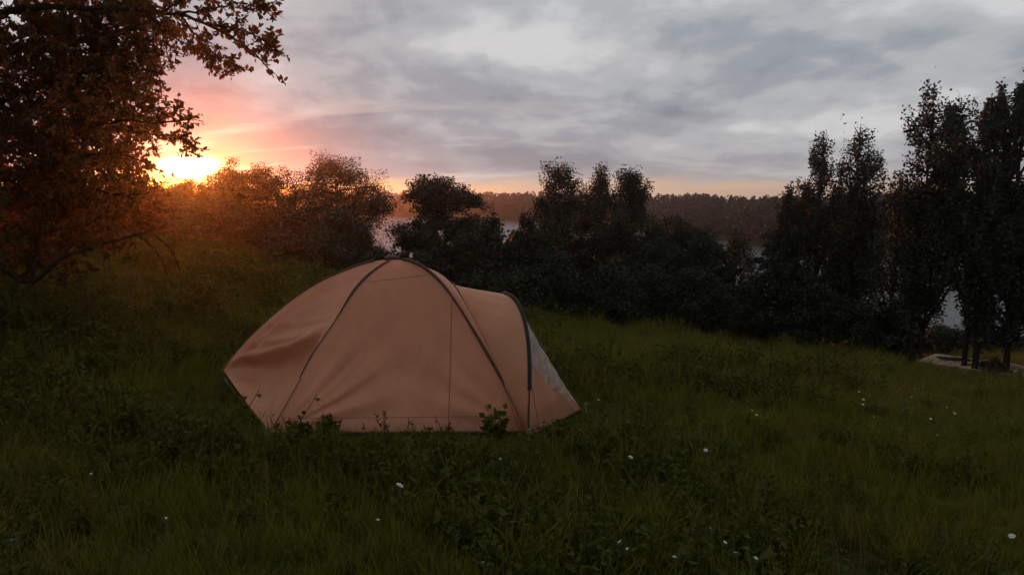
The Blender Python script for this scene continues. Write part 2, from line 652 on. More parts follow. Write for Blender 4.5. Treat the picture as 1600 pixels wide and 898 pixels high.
def make_tree(name, label, base, H, hw, kind, seed, group, mat='leaf_dark', leaf=0.095, leaves=7000, clear=0.12, cat='tree', stems=1):
    r = np.random.default_rng(seed)
    root = thing(name, label, cat, tuple(base), group)
    wood = MB()
    limb = MB()
    prof = PROFILE[kind]
    cents, wts = [], []
    nlimb = {'broad': 34, 'aspen': 46, 'pine': 40, 'bush': 22}[kind]
    tops = []
    for s in range(stems):
        off = np.array([0.0, 0.0]) if s == 0 else r.normal(size=2) * hw * 0.28
        lean = r.normal(size=2) * 0.02 * H + off * 0.9
        hh = H * (1.0 if s == 0 else r.uniform(0.86, 0.97) if kind == 'aspen' else r.uniform(0.72, 0.95))
        t = np.linspace(0, 1, 9)
        wob = np.cumsum(r.normal(size=(9, 2)) * 0.006 * H, axis=0) * (t[:, None])
        pts = np.stack([off[0] * 0.4 + lean[0] * t + wob[:, 0], off[1] * 0.4 + lean[1] * t + wob[:, 1], -0.25 + (hh * 0.98 + 0.25) * t], 1)
        r0 = (0.0075 * H + 0.016) * (1 if stems == 1 else 0.6)
        wood.tube(pts, r0 * (1 - t) ** 0.8 + 0.012, 7)
        tops.append((pts, hh))
    for i in range(nlimb * (1 if stems == 1 else 2)):
        pts, hh = tops[i % len(tops)]
        hf = clear + (0.97 - clear) * ((i + r.random()) / (nlimb * (1 if stems == 1 else 2)))
        h = (hf - clear) / (1 - clear)
        az = i * 2.39996 + r.normal() * 0.4
        ln = hw * float(prof(h)) * r.uniform(0.62, 1.22)
        rise = {'broad': 0.45, 'aspen': 1.15, 'pine': 0.22, 'bush': 0.8}[kind] + r.normal() * 0.15 + 0.5 * h
        z0 = hf * hh
        tt = np.clip(z0 / hh, 0, 1) * 8
        k0 = int(min(tt, 7))
        p0 = pts[k0] + (pts[k0 + 1] - pts[k0]) * (tt - k0)
        if kind == 'aspen':
            p0 = p0 - np.array([0, 0, 0.35 * ln])
            p0[2] = max(p0[2], 0.3)
        u = np.linspace(0, 1, 6)
        dr = np.array([math.cos(az), math.sin(az), 0])
        sag = -0.12 * ln if kind != 'aspen' else 0.25 * ln
        q = p0 + dr * (ln * u)[:, None] + np.array([0, 0, 1]) * (math.tan(min(rise, 1.2)) * ln * 0.75 * u + sag * u * u)[:, None]
        hg = np.linspace(0.35, 1, 40)
        lim = hg[np.nonzero(prof(hg) >= min(ln / hw * 0.9, prof(hg).max()))[0][-1]] * hh * r.uniform(0.93, 1.02)
        if q[-1, 2] > lim:
            q[:, 2] = p0[2] + (q[:, 2] - p0[2]) * max(lim - p0[2], 0.05 * ln) / max(q[-1, 2] - p0[2], 1e-3)
        limb.tube(q, (0.006 * H + 0.006) * (0.5 + 0.6 * ln / hw) * (1 - 0.8 * u), 5)
        nc = max(3, int(9 * ln / hw) + 2)
        for j in range(nc):
            w = r.uniform(0.22, 1.05)
            c = p0 + (q[-1] - p0) * w + r.normal(size=3) * np.array([0.16, 0.16, 0.13]) * hw * 0.75 * (0.5 + 0.5 * w)
            cents.append(c)
            wts.append(r.gamma(2.2))
    for pts, hh in tops:
        for j in range(8):
            cents.append(pts[-1] + np.array([0, 0, -0.022 * j * H]) + r.normal(size=3) * 0.03 * hw * (1 + j * .4))
            wts.append(0.5 + .07 * j)
    cents = np.array(cents)
    wts = np.array(wts) / np.sum(wts)
    leaves = int(leaves * (2.6 if kind == 'aspen' else 4.2))
    pick = r.choice(len(cents), leaves, p=wts)
    sg = hw * (0.085 if kind != 'bush' else 0.12)
    pos = cents[pick] + np.clip(r.normal(size=(leaves, 3)), -1.7, 1.7) * np.array({'aspen': [sg * .75, sg * .75, sg * 1.9], 'pine': [sg * .95, sg * .95, sg * .95]}.get(kind, [sg, sg, sg * 0.8]))
    pos[:, 2] = np.clip(pos[:, 2], 0.05, None)
    v, f = leaf_cards(pos, leaf, leaf * 0.72, r=r)
    obj('trunk', wood.mesh('trunk', M['bark'], True), root)
    obj('limbs', limb.mesh('limbs', M['bark'], True), root, kind='stuff')
    obj('crown', mesh_np('crown', v, f, M[mat]), root, kind='stuff')
    return root


def tree_px(name, label, px, top, base_y, hwpx, kind, seed, group, back=0.0, plumb=True, **kw):
    b = hit(px, base_y)
    if back:
        s = (b[1] + back) / b[1]
        b = np.array([b[0] * s, b[1] * s, 0])
        b[2] = float(ground(b[0], b[1]))
    d = ray(px, top)
    if plumb:                       # stand it so that its tip, not its foot, is where the picture has it
        b[0] = d[0] / d[1] * b[1]
        b[2] = float(ground(b[0], b[1]))
    H = d[2] * (b[1] / d[1]) - b[2]
    hw = hwpx / FPX * b[1] / 1.0
    return make_tree(name, label, b, H, hw, kind, seed, group, **kw)


G1 = 'trees on the left skyline below the setting sun'
G2 = 'trees along the lake edge'
G3 = 'tall trees at the right by the deck'
G4 = 'bushes under the shore trees'
TREES = [
    ('broadleaf_tree', 'rounded tree on the left skyline, seen through the leaning fruit tree, farthest left', 20, 300, 388, 70, 'broad', 31, G1, dict(back=8)),
    ('broadleaf_tree', 'dark tree on the left skyline hidden behind the hanging foliage', 120, 302, 388, 66, 'broad', 32, G1, dict(back=10)),
    ('broadleaf_tree', 'low dark tree just left of the setting sun', 222, 295, 386, 70, 'broad', 33, G1, dict(back=8)),
    ('broadleaf_tree', 'low rounded tree directly under the setting sun', 290, 287, 386, 56, 'broad', 34, G1, dict(back=6)),
    ('broadleaf_tree', 'small topped tree just right of the setting sun', 362, 262, 396, 46, 'broad', 35, G1, dict(back=5)),
    ('broadleaf_tree', 'wide tree between the sun and the tall dome-topped tree', 418, 263, 408, 66, 'broad', 36, G1, dict(back=5)),
    ('broadleaf_tree', 'tall dome-topped tree standing above the left side of the tent', 524, 247, 424, 92, 'broad', 37, G2, dict(back=3, leaves=11000)),
    ('broadleaf_tree', 'low leafy tree right of the dome-topped tree, before the lake gap', 560, 356, 440, 32, 'aspen', 38, G2, dict(leaves=3000)),
    ('broadleaf_tree', 'round-headed tree with a narrow top, above the tent peak', 682, 273, 468, 74, 'broad', 39, G2, dict(back=2, leaves=9500)),
    ('broadleaf_tree', 'sparse small tree with water glinting through, above the tent porch', 772, 338, 486, 52, 'aspen', 40, G2, dict(leaves=3600, leaf=0.15)),
    ('broadleaf_tree', 'low full tree beside the sparse tree, just left of the shaggy three', 828, 330, 494, 36, 'aspen', 54, G2, dict(leaves=3200, back=2)),
    ('broadleaf_tree', 'low tree between the round-headed tree and the sparse one', 742, 338, 482, 30, 'aspen', 55, G2, dict(leaves=2400, back=3)),
    ('broadleaf_tree', 'small full tree between the medium dark tree and the thin one', 1108, 366, 526, 46, 'broad', 56, G2, dict(leaves=5000)),
    ('broadleaf_tree', 'small dark tree hugging the right side of the bright lake patch', 1222, 345, 542, 34, 'broad', 57, G2, dict(leaves=3500)),
    ('pine_tree', 'leftmost of the three shaggy treetops behind the tent porch', 882, 250, 500, 74, 'pine', 41, G2, dict(back=1, leaves=8500)),
    ('pine_tree', 'middle of the three shaggy treetops behind the tent porch', 936, 257, 506, 66, 'pine', 42, G2, dict(back=3, leaves=8500)),
    ('pine_tree', 'rightmost and most pointed of the three shaggy treetops behind the porch', 990, 256, 510, 74, 'pine', 43, G2, dict(leaves=8500)),
    ('broadleaf_tree', 'medium dark tree right of the three shaggy treetops, below the far forest', 1062, 345, 520, 70, 'broad', 44, G2, dict(leaves=6000)),
    ('broadleaf_tree', 'thin tree left of the bright patch of lake, water showing in its crown', 1150, 362, 530, 50, 'aspen', 45, G2, dict(leaves=3600)),
    ('aspen_tree', 'shortest pointed tree at the left of the tall right-hand group', 1245, 285, 546, 42, 'aspen', 46, G3, dict(mat='leaf_aspen', leaves=6000)),
    ('aspen_tree', 'slim pointed tree, second from the left in the tall right-hand group', 1290, 203, 552, 48, 'aspen', 47, G3, dict(mat='leaf_aspen', leaves=6500, back=1)),
    ('aspen_tree', 'slender tree with a double tip in the tall right-hand group', 1352, 184, 560, 54, 'aspen', 48, G3, dict(mat='leaf_aspen', leaves=7500, stems=2, clear=.2)),
    ('aspen_tree', 'wide twin-tipped tall tree standing left of the wooden deck', 1452, 120, 580, 72, 'aspen', 49, G3, dict(mat='leaf_aspen', leaves=12500, stems=2, clear=.18)),
    ('aspen_tree', 'tall tree with the thick bare lower trunk in front of the deck', 1520, 128, 596, 58, 'aspen', 50, G3, dict(mat='leaf_aspen', leaves=8500, clear=0.15, plumb=False)),
    ('aspen_tree', 'tallest tree at the right edge, thin trunk before the deck corner', 1570, 108, 602, 54, 'aspen', 51, G3, dict(mat='leaf_aspen', leaves=9000, clear=0.15, plumb=False)),
    ('aspen_tree', 'tall tree cut off by the right edge of the view', 1668, 118, 610, 66, 'aspen', 52, G3, dict(mat='leaf_aspen', leaves=8000, clear=0.18)),
    ('aspen_tree', 'thin sapling trunk standing left of the thick trunk by the deck', 1504, 250, 592, 30, 'aspen', 53, G3, dict(mat='leaf_aspen', leaves=2600, clear=0.3, plumb=False)),
]
for nm, lb, px, top, by, hwp, kd, sd, gr, kw in TREES:
    tree_px(nm, lb, px, top, by, hwp, kd, sd, gr, **kw)

BUSHES = [
    ('full bush left of the dome-topped tree, reaching half its height', 470, 318, 424, 44, 2),
    ('full bush under the crown of the dome-topped tree', 532, 326, 432, 50, 1),
    ('narrow bush under the left edge of the round-headed tree', 648, 345, 466, 36, 1),
    ('bush at the right foot of the round-headed tree', 722, 362, 480, 38, 1),
    ('bush under the sparse small tree above the porch', 786, 385, 490, 38, 1),
    ('tall bush at the left foot of the shaggy three', 852, 338, 500, 46, 2),
    ('tall bush between the middle and right shaggy trees', 962, 330, 510, 50, 2),
    ('tall bush at the right foot of the shaggy three', 1028, 350, 516, 48, 2),
    ('tall narrow thicket between the two slim pointed trees', 1322, 335, 556, 46, 2),
    ('tall narrow thicket left of the wide twin-tipped tree', 1402, 312, 566, 46, 3),
    ('hedge bush below the setting sun, farthest left of the hedge', 175, 322, 388, 50, 2),
    ('hedge bush left of the point under the setting sun', 245, 318, 388, 50, 4),
    ('hedge bush right under the setting sun', 315, 312, 390, 50, 4),
    ('hedge bush right of the setting sun', 385, 318, 400, 48, 4),
    ('tall hedge bush where the hedge meets the dome-topped tree', 455, 322, 412, 46, 5),
    ('rounded bush at the meadow edge left of the dome-topped tree', 445, 360, 428, 30, 0),
    ('dark bush at the foot of the dome-topped tree', 500, 372, 436, 42, 1),
    ('bush at the lake gap behind the left slope of the tent', 590, 392, 452, 34, 1),
    ('small bush filling the lake gap straight above the tent peak', 628, 398, 458, 30, 1),
    ('dense bush under the round-headed tree behind the tent peak', 660, 396, 470, 48, 1),
    ('dark bush behind the tent between peak and porch', 740, 432, 486, 42, 0),
    ('bush showing just above the rolled porch door', 815, 420, 496, 46, 2),
    ('wide dark bush under the left shaggy tree', 880, 400, 505, 54, 0),
    ('wide dark bush under the middle shaggy tree', 950, 405, 512, 54, 0),
    ('dark bush under the pointed shaggy tree', 1015, 412, 518, 50, 0),
    ('dense bush at the meadow edge under the medium dark tree', 1085, 420, 528, 52, 0),
    ('low broad bush below the bright patch of lake', 1185, 428, 540, 56, 0),
    ('bush under the slim pointed trees right of the lake patch', 1266, 425, 550, 46, 0),
    ('tangled bush between the pointed trees and the wide twin-tipped tree', 1400, 470, 568, 42, 0),
    ('low bush at the foot of the wide twin-tipped tree', 1335, 470, 562, 40, 0),
    ('dark reedy bush behind the left end of the wooden deck', 1468, 510, 566, 32, 6),
    ('dark reedy bush behind the middle of the wooden deck', 1540, 512, 566, 38, 9),
    ('dark reedy bush behind the right end of the wooden deck', 1625, 536, 580, 40, 9),
    ('small dark bush at the foot of the thick trunk by the deck', 1552, 560, 600, 22, 0),
]
for i, (lb, px, top, by, hwp, bk) in enumerate(BUSHES):
    small = hwp < 30
    tall = 'thicket' in lb
    tree_px('bush', lb, px, top, by, hwp, 'aspen' if tall else 'bush', 70 + i, G4, back=bk, leaves=1200 if small else 1900 if tall else 4200, leaf=0.075 if small else 0.10, clear=0.22 if tall else 0.05, cat='bush', stems=3)


# ------------------------------------------------------------------ overhanging fruit tree, upper left
def fruit_tree():
    r = np.random.default_rng(5)
    base = np.array([-7.15, 8.6, 0.0])
    base[2] = float(ground(base[0], base[1]))
    D = base[1]
    root = thing('fruit_tree', 'leafy fruit tree leaning in from the left, its boughs hanging over the meadow', 'tree', tuple(base))
    o = np.array(base)

    def P(px, py, dy=0.0):
        return at_y(px, py, D + dy) - o
    wood = MB()
    t = catmull([np.array([0, 0, -0.3]), np.array([0.05, 0, 0.5]), P(-120, 330), P(-70, 200, .1), P(-40, 90, 0)], 14)
    wood.tube(t, np.linspace(0.17, 0.08, 14), 9)
    obj('trunk', wood.mesh('trunk', M['bark'], True), root)
    twigs = []            # (start, end) of leafy twigs
    limbs = [
        # low bough sweeping down and then arching over the grass
        ([P(-120, 350), P(-50, 395, -.3), P(0, 415, -.5), P(28, 436, -.6), P(58, 437, -.6), P(78, 418, -.6), P(98, 401, -.6), P(150, 384, -.6), P(200, 369, -.6), P(235, 366, -.5), P(262, 384, -.5), P(281, 424, -.5)], .055, .006),
        ([P(215, 366, -.6), P(232, 380, -.7), P(250, 402, -.7), P(262, 430, -.7)], .012, .004),
        ([P(28, 436, -.6), P(24, 450, -.6), P(20, 470, -.6)], .018, .006),
        ([P(50, 437, -.6), P(56, 400, -.5), P(60, 360, -.4), P(75, 300, -.3)], .02, .006),
        ([P(98, 401, -.6), P(130, 360, -.4), P(175, 330, -.2), P(225, 318, 0)], .016, .005),
        # high bough
        ([P(-40, 90), P(-10, 30, -.2), P(60, 12, -.4), P(140, 13, -.5), P(210, 16, -.6), P(275, 22, -.7), P(325, 38, -.7), P(365, 62, -.8), P(400, 88, -.8), P(428, 122, -.8)], .05, .006),
        ([P(210, 16, -.6), P(235, -10, -.6), P(270, -40, -.5)], .018, .006),
        ([P(258, 19, -.6), P(285, -2, -.7), P(320, -20, -.8)], .014, .005),
        ([P(275, 22, -.7), P(330, 15, -.8), P(380, 6, -.9), P(428, 18, -.9)], .014, .004),
        ([P(325, 38, -.7), P(370, 45, -.9), P(410, 62, -.9), P(438, 84, -.9)], .012, .004),
        ([P(230, 20, -.6), P(262, 50, -.8), P(300, 75, -.9), P(330, 92, -.9)], .014, .004),
        ([P(280, 24, -.7), P(305, 55, -.7), P(335, 85, -.6), P(370, 108, -.6)], .012, .004),
        # middle boughs
        ([P(-70, 200, .1), P(20, 150, -.2), P(110, 120, -.4), P(190, 105, -.5), P(262, 118, -.5)], .05, .006),
        ([P(-90, 260, .1), P(10, 230, -.2), P(100, 205, -.4), P(180, 190, -.5), P(245, 192, -.5), P(298, 186, -.5), P(318, 190, -.5)], .045, .004),
        ([P(180, 190, -.5), P(215, 205, -.5), P(250, 215, -.5), P(288, 218, -.5), P(300, 234, -.5)], .015, .004),
        ([P(-100, 290, .1), P(0, 275, -.2), P(90, 255, -.3), P(170, 240, -.4), P(225, 255, -.4), P(252, 268, -.4)], .04, .005),
        ([P(60, 262, -.3), P(130, 290, -.3), P(190, 305, -.3), P(235, 300, -.3)], .02, .005),
        ([P(-60, 150), P(20, 80, .5), P(110, 60, .7), P(200, 70, .6), P(255, 88, .5)], .04, .006),
        ([P(-60, 160), P(-20, 240, .9), P(60, 290, 1.0), P(140, 310, .9)], .04, .006),
        # boughs out of the picture, away to the left and above
        ([P(-40, 90), P(-60, -60, .3), P(-40, -200, .4), P(10, -320, .4)], .06, .008),
        ([P(-40, 90), P(-130, -20, .6), P(-230, -120, .9), P(-320, -180, 1.0)], .05, .008),
        ([P(-90, 260), P(-200, 180, .5), P(-300, 130, .8), P(-390, 150, 1.0)], .05, .008),
        ([P(-80, 220), P(-110, 120, 1.2), P(-140, 60, 2.0), P(-160, 40, 2.7)], .05, .008),
        ([P(-80, 220), P(-160, 110, -1.0), P(-230, 60, -1.6), P(-260, 60, -2.0)], .05, .008),
    ]
    sparse = {1, 2}
    for i, (pts, r0, r1) in enumerate(limbs):
        n = 4 * len(pts)
        c = catmull(pts, n)
        c[1:-1] += r.normal(size=(n - 2, 3)) * 0.008
        mb = MB()
        mb.tube(c, np.linspace(r0, r1, n), 6)
        obj('limb', mb.mesh('limb', M['bark'], True), root)
        if i in sparse:
            continue
        k = {0: 5}.get(i, 30 if r0 > .03 else 20)
        for j in range(k + (10 if 5 <= i <= 14 else 0)):
            a = r.uniform(0.55 if i == 0 else 0.22, 1.0) if j < k else r.uniform(.8, 1.0)
            p = c[min(int(a * (n - 1)), n - 1)]
            dr = unit(r.normal(size=3) + 0.8 * unit(c[-1] - c[0]) + np.array([0, 0, 0.15]))
            ln = r.uniform(0.12, 0.42) * (0.5 if r0 < .03 else 1.0)
            twigs.append((p, p + dr * ln + np.array([0, 0, -0.08 * ln])))
    # the body of the crown
    lobes = [(60, 110, .0, 115, 150), (150, 95, .2, 95, 130), (205, 60, .0, 70, 80), (120, 190, -.1, 110, 160), (185, 165, -.1, 72, 95), (40, 250, .1, 110, 170), (135, 265, -.1, 82, 100), (60, 330, .2, 110, 75), (30, 30, .4, 120, 130), (160, 20, .3, 110, 90),
             (260, -40, .2, 110, 60), (120, -90, .0, 160, 160), (-90, -40, .0, 200, 190), (-150, 130, .0, 190, 220), (-260, 60, .5, 170, 160), (-330, 160, .8, 130, 120), (-30, -220, .3, 170, 150), (-150, 60, 1.6, 180, 160), (-220, 70, -1.4, 160, 130), (190, 320, .3, 70, 60), (60, 375, .1, 90, 60), (130, 330, .2, 90, 80), (20, 340, -.2, 100, 90), (90, 250, .6, 130, 160), (60, 150, .8, 130, 160)]
    for (px, py, dy, rp, n) in lobes:
        c = P(px, py, dy)
        rad = rp / FPX * D
        for j in range(int(n * 1.5)):
            q = unit(r.normal(size=3)) * rad * r.uniform(0.25, 1.0) ** 0.6 * np.array([1, 1.1, 0.8])
            p = c + q
            dr = unit(unit(q) + r.normal(size=3) * 0.8)
            twigs.append((p - dr * 0.1, p + dr * r.uniform(0.08, 0.25)))
    tw = MB()
    pos, ax = [], []
    for (a, b) in twigs:
        u = np.linspace(0, 1, 3)[:, None]
        tw.tube(a + (b - a) * u, [0.005, 0.004, 0.002], 3)
        n = int(4 + np.linalg.norm(b - a) * 34)
        s = r.uniform(0.1, 1.05, n)[:, None]
        d = unit(b - a)
        side = unit(r.normal(size=(n, 3)) + 0.6 * d)
        pos.append(a + (b - a) * s + side * 0.035)
        ax.append(side)
    pos = np.concatenate(pos)
    ax = np.concatenate(ax)
    n = len(pos)
    # leaf: six points, folded along the midrib
    aa = unit(ax + 0.25 * r.normal(size=(n, 3)))
    bb = unit(np.cross(aa, r.normal(size=(n, 3))))
    cc = np.cross(aa, bb)
    L = r.uniform(0.032, 0.085, (n, 1))
    W = L * r.uniform(0.48, 0.62, (n, 1))
    v = np.stack([pos - aa * L * .5, pos - aa * L * .1 + bb * W * .5 + cc * W * .2, pos + aa * L * .25 + bb * W * .36 + cc * W * .12, pos + aa * L * .5 - cc * L * .12,
                  pos + aa * L * .25 - bb * W * .36 + cc * W * .12, pos - aa * L * .1 - bb * W * .5 + cc * W * .2], 1).reshape(-1, 3)
    i = np.arange(n)[:, None] * 6
    f = np.concatenate([np.concatenate([i, i + 1, i + 2, i + 3], 1), np.concatenate([i, i + 3, i + 4, i + 5], 1)], 0)
    obj('twigs', tw.mesh('twigs', M['bark'], True), root, kind='stuff')
    obj('crown', mesh_np('crown', v, f, M['leaf_apple']), root, kind='stuff')


fruit_tree()


# ------------------------------------------------------------------ tent
def build_tent():
    FL = hit(422, 676, 0.03)
    FR = hit(818, 674, 0.03)
    BL = hit(349, 578, 0.14)
    HF = hit(824, 681, 0.02)
    TIP = hit(907, 639, 0.03)
    Yt = 0.5 * (FL[1] + BL[1])
    TOP = at_y(612, 405, Yt)
    BR = np.array([2 * TOP[0] - FL[0] + .1, 2 * TOP[1] - FL[1], 0])
    BR[2] = float(ground(BR[0], BR[1])) + 0.05
    o = np.array([TOP[0], TOP[1], float(ground(TOP[0], TOP[1]))])
    root = thing('dome_tent', 'tan orange dome tent with dark pole sleeves pitched on the grassy slope', 'tent', tuple(o))
    T = lambda p: np.asarray(p) - o

    def in_plane(pts, A, B):
        """points of the picture laid into the upright plane through A and B"""
        nrm = np.array([-(B - A)[1], (B - A)[0], 0])
        out = [A]
        for (x, y) in pts:
            d = ray(x, y)
            out.append(d * (nrm @ A) / (nrm @ d))
        out.append(B)
        return np.array(out)
    N = 41
    p1 = catmull(in_plane([(444, 640), (472, 590), (510, 522), (552, 460), (585, 424)], FL, TOP), N)
    p2r = catmull(in_plane([(806, 642), (787, 602), (752, 540), (702, 460), (668, 424), (640, 409)], FR, TOP), N)
    p2l = catmull(in_plane([(368, 552), (400, 517), (450, 473), (500, 440), (550, 418), (585, 408)], BL, TOP), N)
    th = np.linspace(0, np.pi / 2, N)
    e = BR + (TOP - BR) * np.stack([1 - np.cos(th), 1 - np.cos(th), np.sin(th)], 1)
    li = BR + (TOP - BR) * np.linspace(0, 1, N)[:, None]
    p1b = 0.7 * e + 0.3 * li
    r = np.random.default_rng(3)

    def panel(name, A, B, mat, disp, m=88, sag=0.03):
        """cloth between two poles; disp(s, t) pushes it outwards"""
        fine = lambda q: np.stack([np.interp(np.linspace(0, len(q) - 1, 2 * len(q) - 1), np.arange(len(q)), q[:, c]) for c in range(3)], 1)
        A, B = fine(A), fine(B)
        s = np.linspace(0, 1, len(A))[:, None]
        t = np.linspace(0, 1, m)[None, :]
        S = A[:, None, :] * (1 - t)[..., None] + B[:, None, :] * t[..., None]
        nrm = np.cross(S[len(A) // 3, m // 2] - S[4, 4], S[4, -5] - S[4, 4])
        nrm = unit(nrm)
        cen = 0.25 * (FL + FR + BL + BR)
        if nrm @ (S[len(A) // 2, m // 2] - cen - np.array([0, 0, .4])) < 0:
            nrm = -nrm
        dd = -sag * 4 * t * (1 - t) * np.sin(np.pi * np.clip(s, 0, 1) ** 0.8) + disp(s, t) * np.minimum(1, 6 * t * (1 - t)) 
        S = S + dd[..., None] * nrm
        i = (np.arange(len(A) - 1)[:, None] * m + np.arange(m - 1)[None, :]).ravel()
        me = mesh_np(name, (S - o).reshape(-1, 3), np.stack([i, i + 1, i + m + 1, i + m], 1), M[mat], True)
        return S, obj(name, me, root)

    def corner_folds(s, t, amp, k, ph=0.0):
        a = np.arctan2(s + 1e-3, t + 1e-3)
        rr = np.hypot(s, t)
        return amp * np.sin(a * k + ph + 2.0 * rr) * np.exp(-((rr - 0.28) / 0.26) ** 2)

    def front(s, t):
        d = corner_folds(s, t, 0.010, 17) + corner_folds(s, 1 - t, 0.007, 15, 1.0)
        d = d + 0.006 * np.sin(9 * t + 3 * s) * np.sin(np.pi * s) + 0.014 * np.exp(-((t - 0.02 - 0.28 * s) / 0.05) ** 2) * np.sin(np.pi * np.clip(s * 1.6, 0, 1))
        return d

    def left(s, t):      # t = 0 at the far-left pole, 1 at the near pole
        d = corner_folds(s, t, 0.020, 19) + corner_folds(s, 1 - t, 0.010, 14, .6)
        fan = np.arctan2(s + .01, t + .02)
        rr = np.hypot(s, t)
        d = d + 0.016 * (1 - np.abs(np.sin(fan * 11 + 1.2 * np.sin(5 * rr)))) ** 2 * np.exp(-((rr - .35) / .3) ** 2) * (s < 2)
        line = 0.03 + 0.50 * t
        below = np.clip((line - s) / (line + 1e-3), 0, 1)
        d = d - 0.15 * np.sin(np.pi * below ** 0.55) * np.sin(np.pi * np.clip(t, 0, 1)) ** 0.6 
        d = d + 0.050 * np.exp(-((s - line - 0.02) / 0.024) ** 2) + 0.034 * np.exp(-((s - line - 0.10 * (1 - t) - .03) / 0.018) ** 2) + 0.022 * np.exp(-((s - line * .8 - 0.17) / 0.02) ** 2) + 0.014 * np.exp(-((s - line * .6 - 0.30) / 0.022) ** 2)
        d = d + 0.006 * np.sin(22 * s - 9 * t) * np.sin(np.pi * s)
        return d

    def front(s, t, base=front):
        # small slack creases in the cloth
        d = base(s, t) + 0.0035 * np.sin(31 * t + 11 * s + 3 * np.sin(7 * s)) * np.sin(13 * s + 4 * t) * np.sin(np.pi * s)
        a = np.arctan2(s + .01, t + .01)
        rr = np.hypot(s, t)
        for a0, w, am in ((.95, .05, .020), (.72, .04, .014), (1.2, .035, .012)):
            d = d + am * np.exp(-((a - a0) / w) ** 2) * np.exp(-((rr - .22) / .2) ** 2)
        return d

    plain = lambda s, t: corner_folds(s, t, 0.012, 15) + corner_folds(s, 1 - t, 0.012, 13)
    Sf, front_o = panel('front_wall', p1, p2r, 'tan', front)
    Sl, left_o = panel('side_wall', p2l, p1, 'tan', left)
    panel('back_wall', p2l, p1b, 'tan', plain)

    # porch: a roof from an arch on the dome to the hoop, and a pointed front
    mid = 0.5 * (FR + BR)
    apex = at_y(708, 444, mid[1] + .02)
    HB = np.array([BR[0] - .02 + (HF - FR)[0], BR[1] + .02, 0])
    HB[2] = float(ground(HB[0], HB[1])) + 0.02
    hmid = 0.5 * (HF + HB)
    hap = at_y(787, 459, hmid[1] - .05)
    ang = np.linspace(0, np.pi, 61)

    def arch(A, B, top, ex):
        m0 = 0.5 * (A + B)
        c, s = np.cos(ang), np.sin(ang)
        c = np.sign(c) * np.abs(c) ** ex
        s = np.abs(s) ** ex
        return m0 + (A - B) / 2 * c[:, None] + (top - m0) * s[:, None]
    seam = arch(FR + np.array([.01, .0, 0]), BR, apex, 0.95)
    hoop = arch(HF, HB, hap, 0.80)
    hoop[:, 0] += 0.085 * np.abs(np.sin(2 * ang))
    # cloth strip from the crossing poles down to the porch seam
    A = np.concatenate([p2r, p1b[::-1][1:]])
    cum = lambda q: np.concatenate([[0], np.cumsum(np.linalg.norm(np.diff(q, axis=0), axis=1))])
    ca, cs = cum(A), cum(seam)
    B = np.array([[np.interp(x, cs / cs[-1], seam[:, c]) for c in range(3)] for x in ca / ca[-1]])
    m = 16
    t = np.linspace(0, 1, m)[None, :]
    S = A[:, None, :] * (1 - t)[..., None] + B[:, None, :] * t[..., None]
    up = unit(S - (o + np.array([0, 0, .3])))
    wf = np.sin(np.pi * np.linspace(0, 1, len(A)))[:, None]
    S = S + up * ((0.05 * np.sin(np.pi * t) + 0.004 * np.sin(9 * t + 20 * wf)) * wf)[..., None]
    i = (np.arange(len(A) - 1)[:, None] * m + np.arange(m - 1)[None, :]).ravel()
    obj('porch_side_wall', mesh_np('porch_side_wall', (S - o).reshape(-1, 3), np.stack([i, i + 1, i + m + 1, i + m], 1), M['tan'], True), root)
    m = 24
    t = np.linspace(0, 1, m)[None, :]
    S = seam[:, None, :] * (1 - t)[..., None] + hoop[:, None, :] * t[..., None]
    dip = 0.012 * np.sin(np.pi * t) * np.sin(ang)[:, None] ** 1.2
    S[..., 2] -= dip
    wr = 0.006 * np.sin(ang[:, None] * 26 + 5 * t) * np.sin(np.pi * t) * np.sin(ang)[:, None]
    S[..., 2] += wr
    i = (np.arange(60)[:, None] * m + np.arange(m - 1)[None, :]).ravel()
    obj('porch_roof', mesh_np('porch_roof', (S - o).reshape(-1, 3), np.stack([i, i + 1, i + m + 1, i + m], 1), M['strip'], True), root)

    def cone(name, i0, i1, r0, r1, mat, lift=0.0, n=26):
        h = hoop[i0:i1 + 1]
        rr = np.linspace(r0, r1, n)[None, :]
        C = h[:, None, :] * (1 - rr)[..., None] + TIP * rr[..., None]
        C[..., 2] -= 0.03 * np.sin(np.pi * rr) * np.ones((len(h), 1))
        C[..., 0] += lift + 0.004 * np.sin(14 * rr + np.arange(len(h))[:, None] * .5)
        if mat == 'film':
            C += (0.010 * np.sin(rr * 46 + 2.2 * np.sin(np.arange(len(h))[:, None] * .9)) * np.sin(np.arange(len(h))[:, None] * 1.7 + 5 * rr) * np.sin(np.pi * np.clip(rr / .86, 0, 1)))[..., None] * np.array([.6, -.7, .3])
        i = (np.arange(len(h) - 1)[:, None] * n + np.arange(n - 1)[None, :]).ravel()
        return obj(name, mesh_np(name, (C - o).reshape(-1, 3), np.stack([i, i + 1, i + n + 1, i + n], 1), M[mat], True), root), C
    kw = 9
    cone('porch_skirt', 0, kw, 0, 1, 'strip')
    win, Cw = cone('porch_window', kw, 28, 0.0, 0.86, 'film', n=60)
    cone('porch_tip', kw, 28, 0.86, 1.0, 'strip')
    cone('porch_ridge_band', 28, 32, 0, 1, 'sleeve')
    cone('porch_far_front', 32, 60, 0, 1, 'strip')

    # pole sleeves and hoop
    def sleeve(name, pts, rad, mat='sleeve', out=0.012, sides=6):
        mb = MB()
        c = o + np.array([0, 0, .3])
        q = pts + unit(pts - c) * out
        mb.tube(q - o, rad, sides)
        return obj(name, mb.mesh(name, M[mat], True), root)
    sleeve('pole_sleeve', p2r[9:39], 0.013 + 0.003 * np.sin(np.linspace(0, 9, 30)))
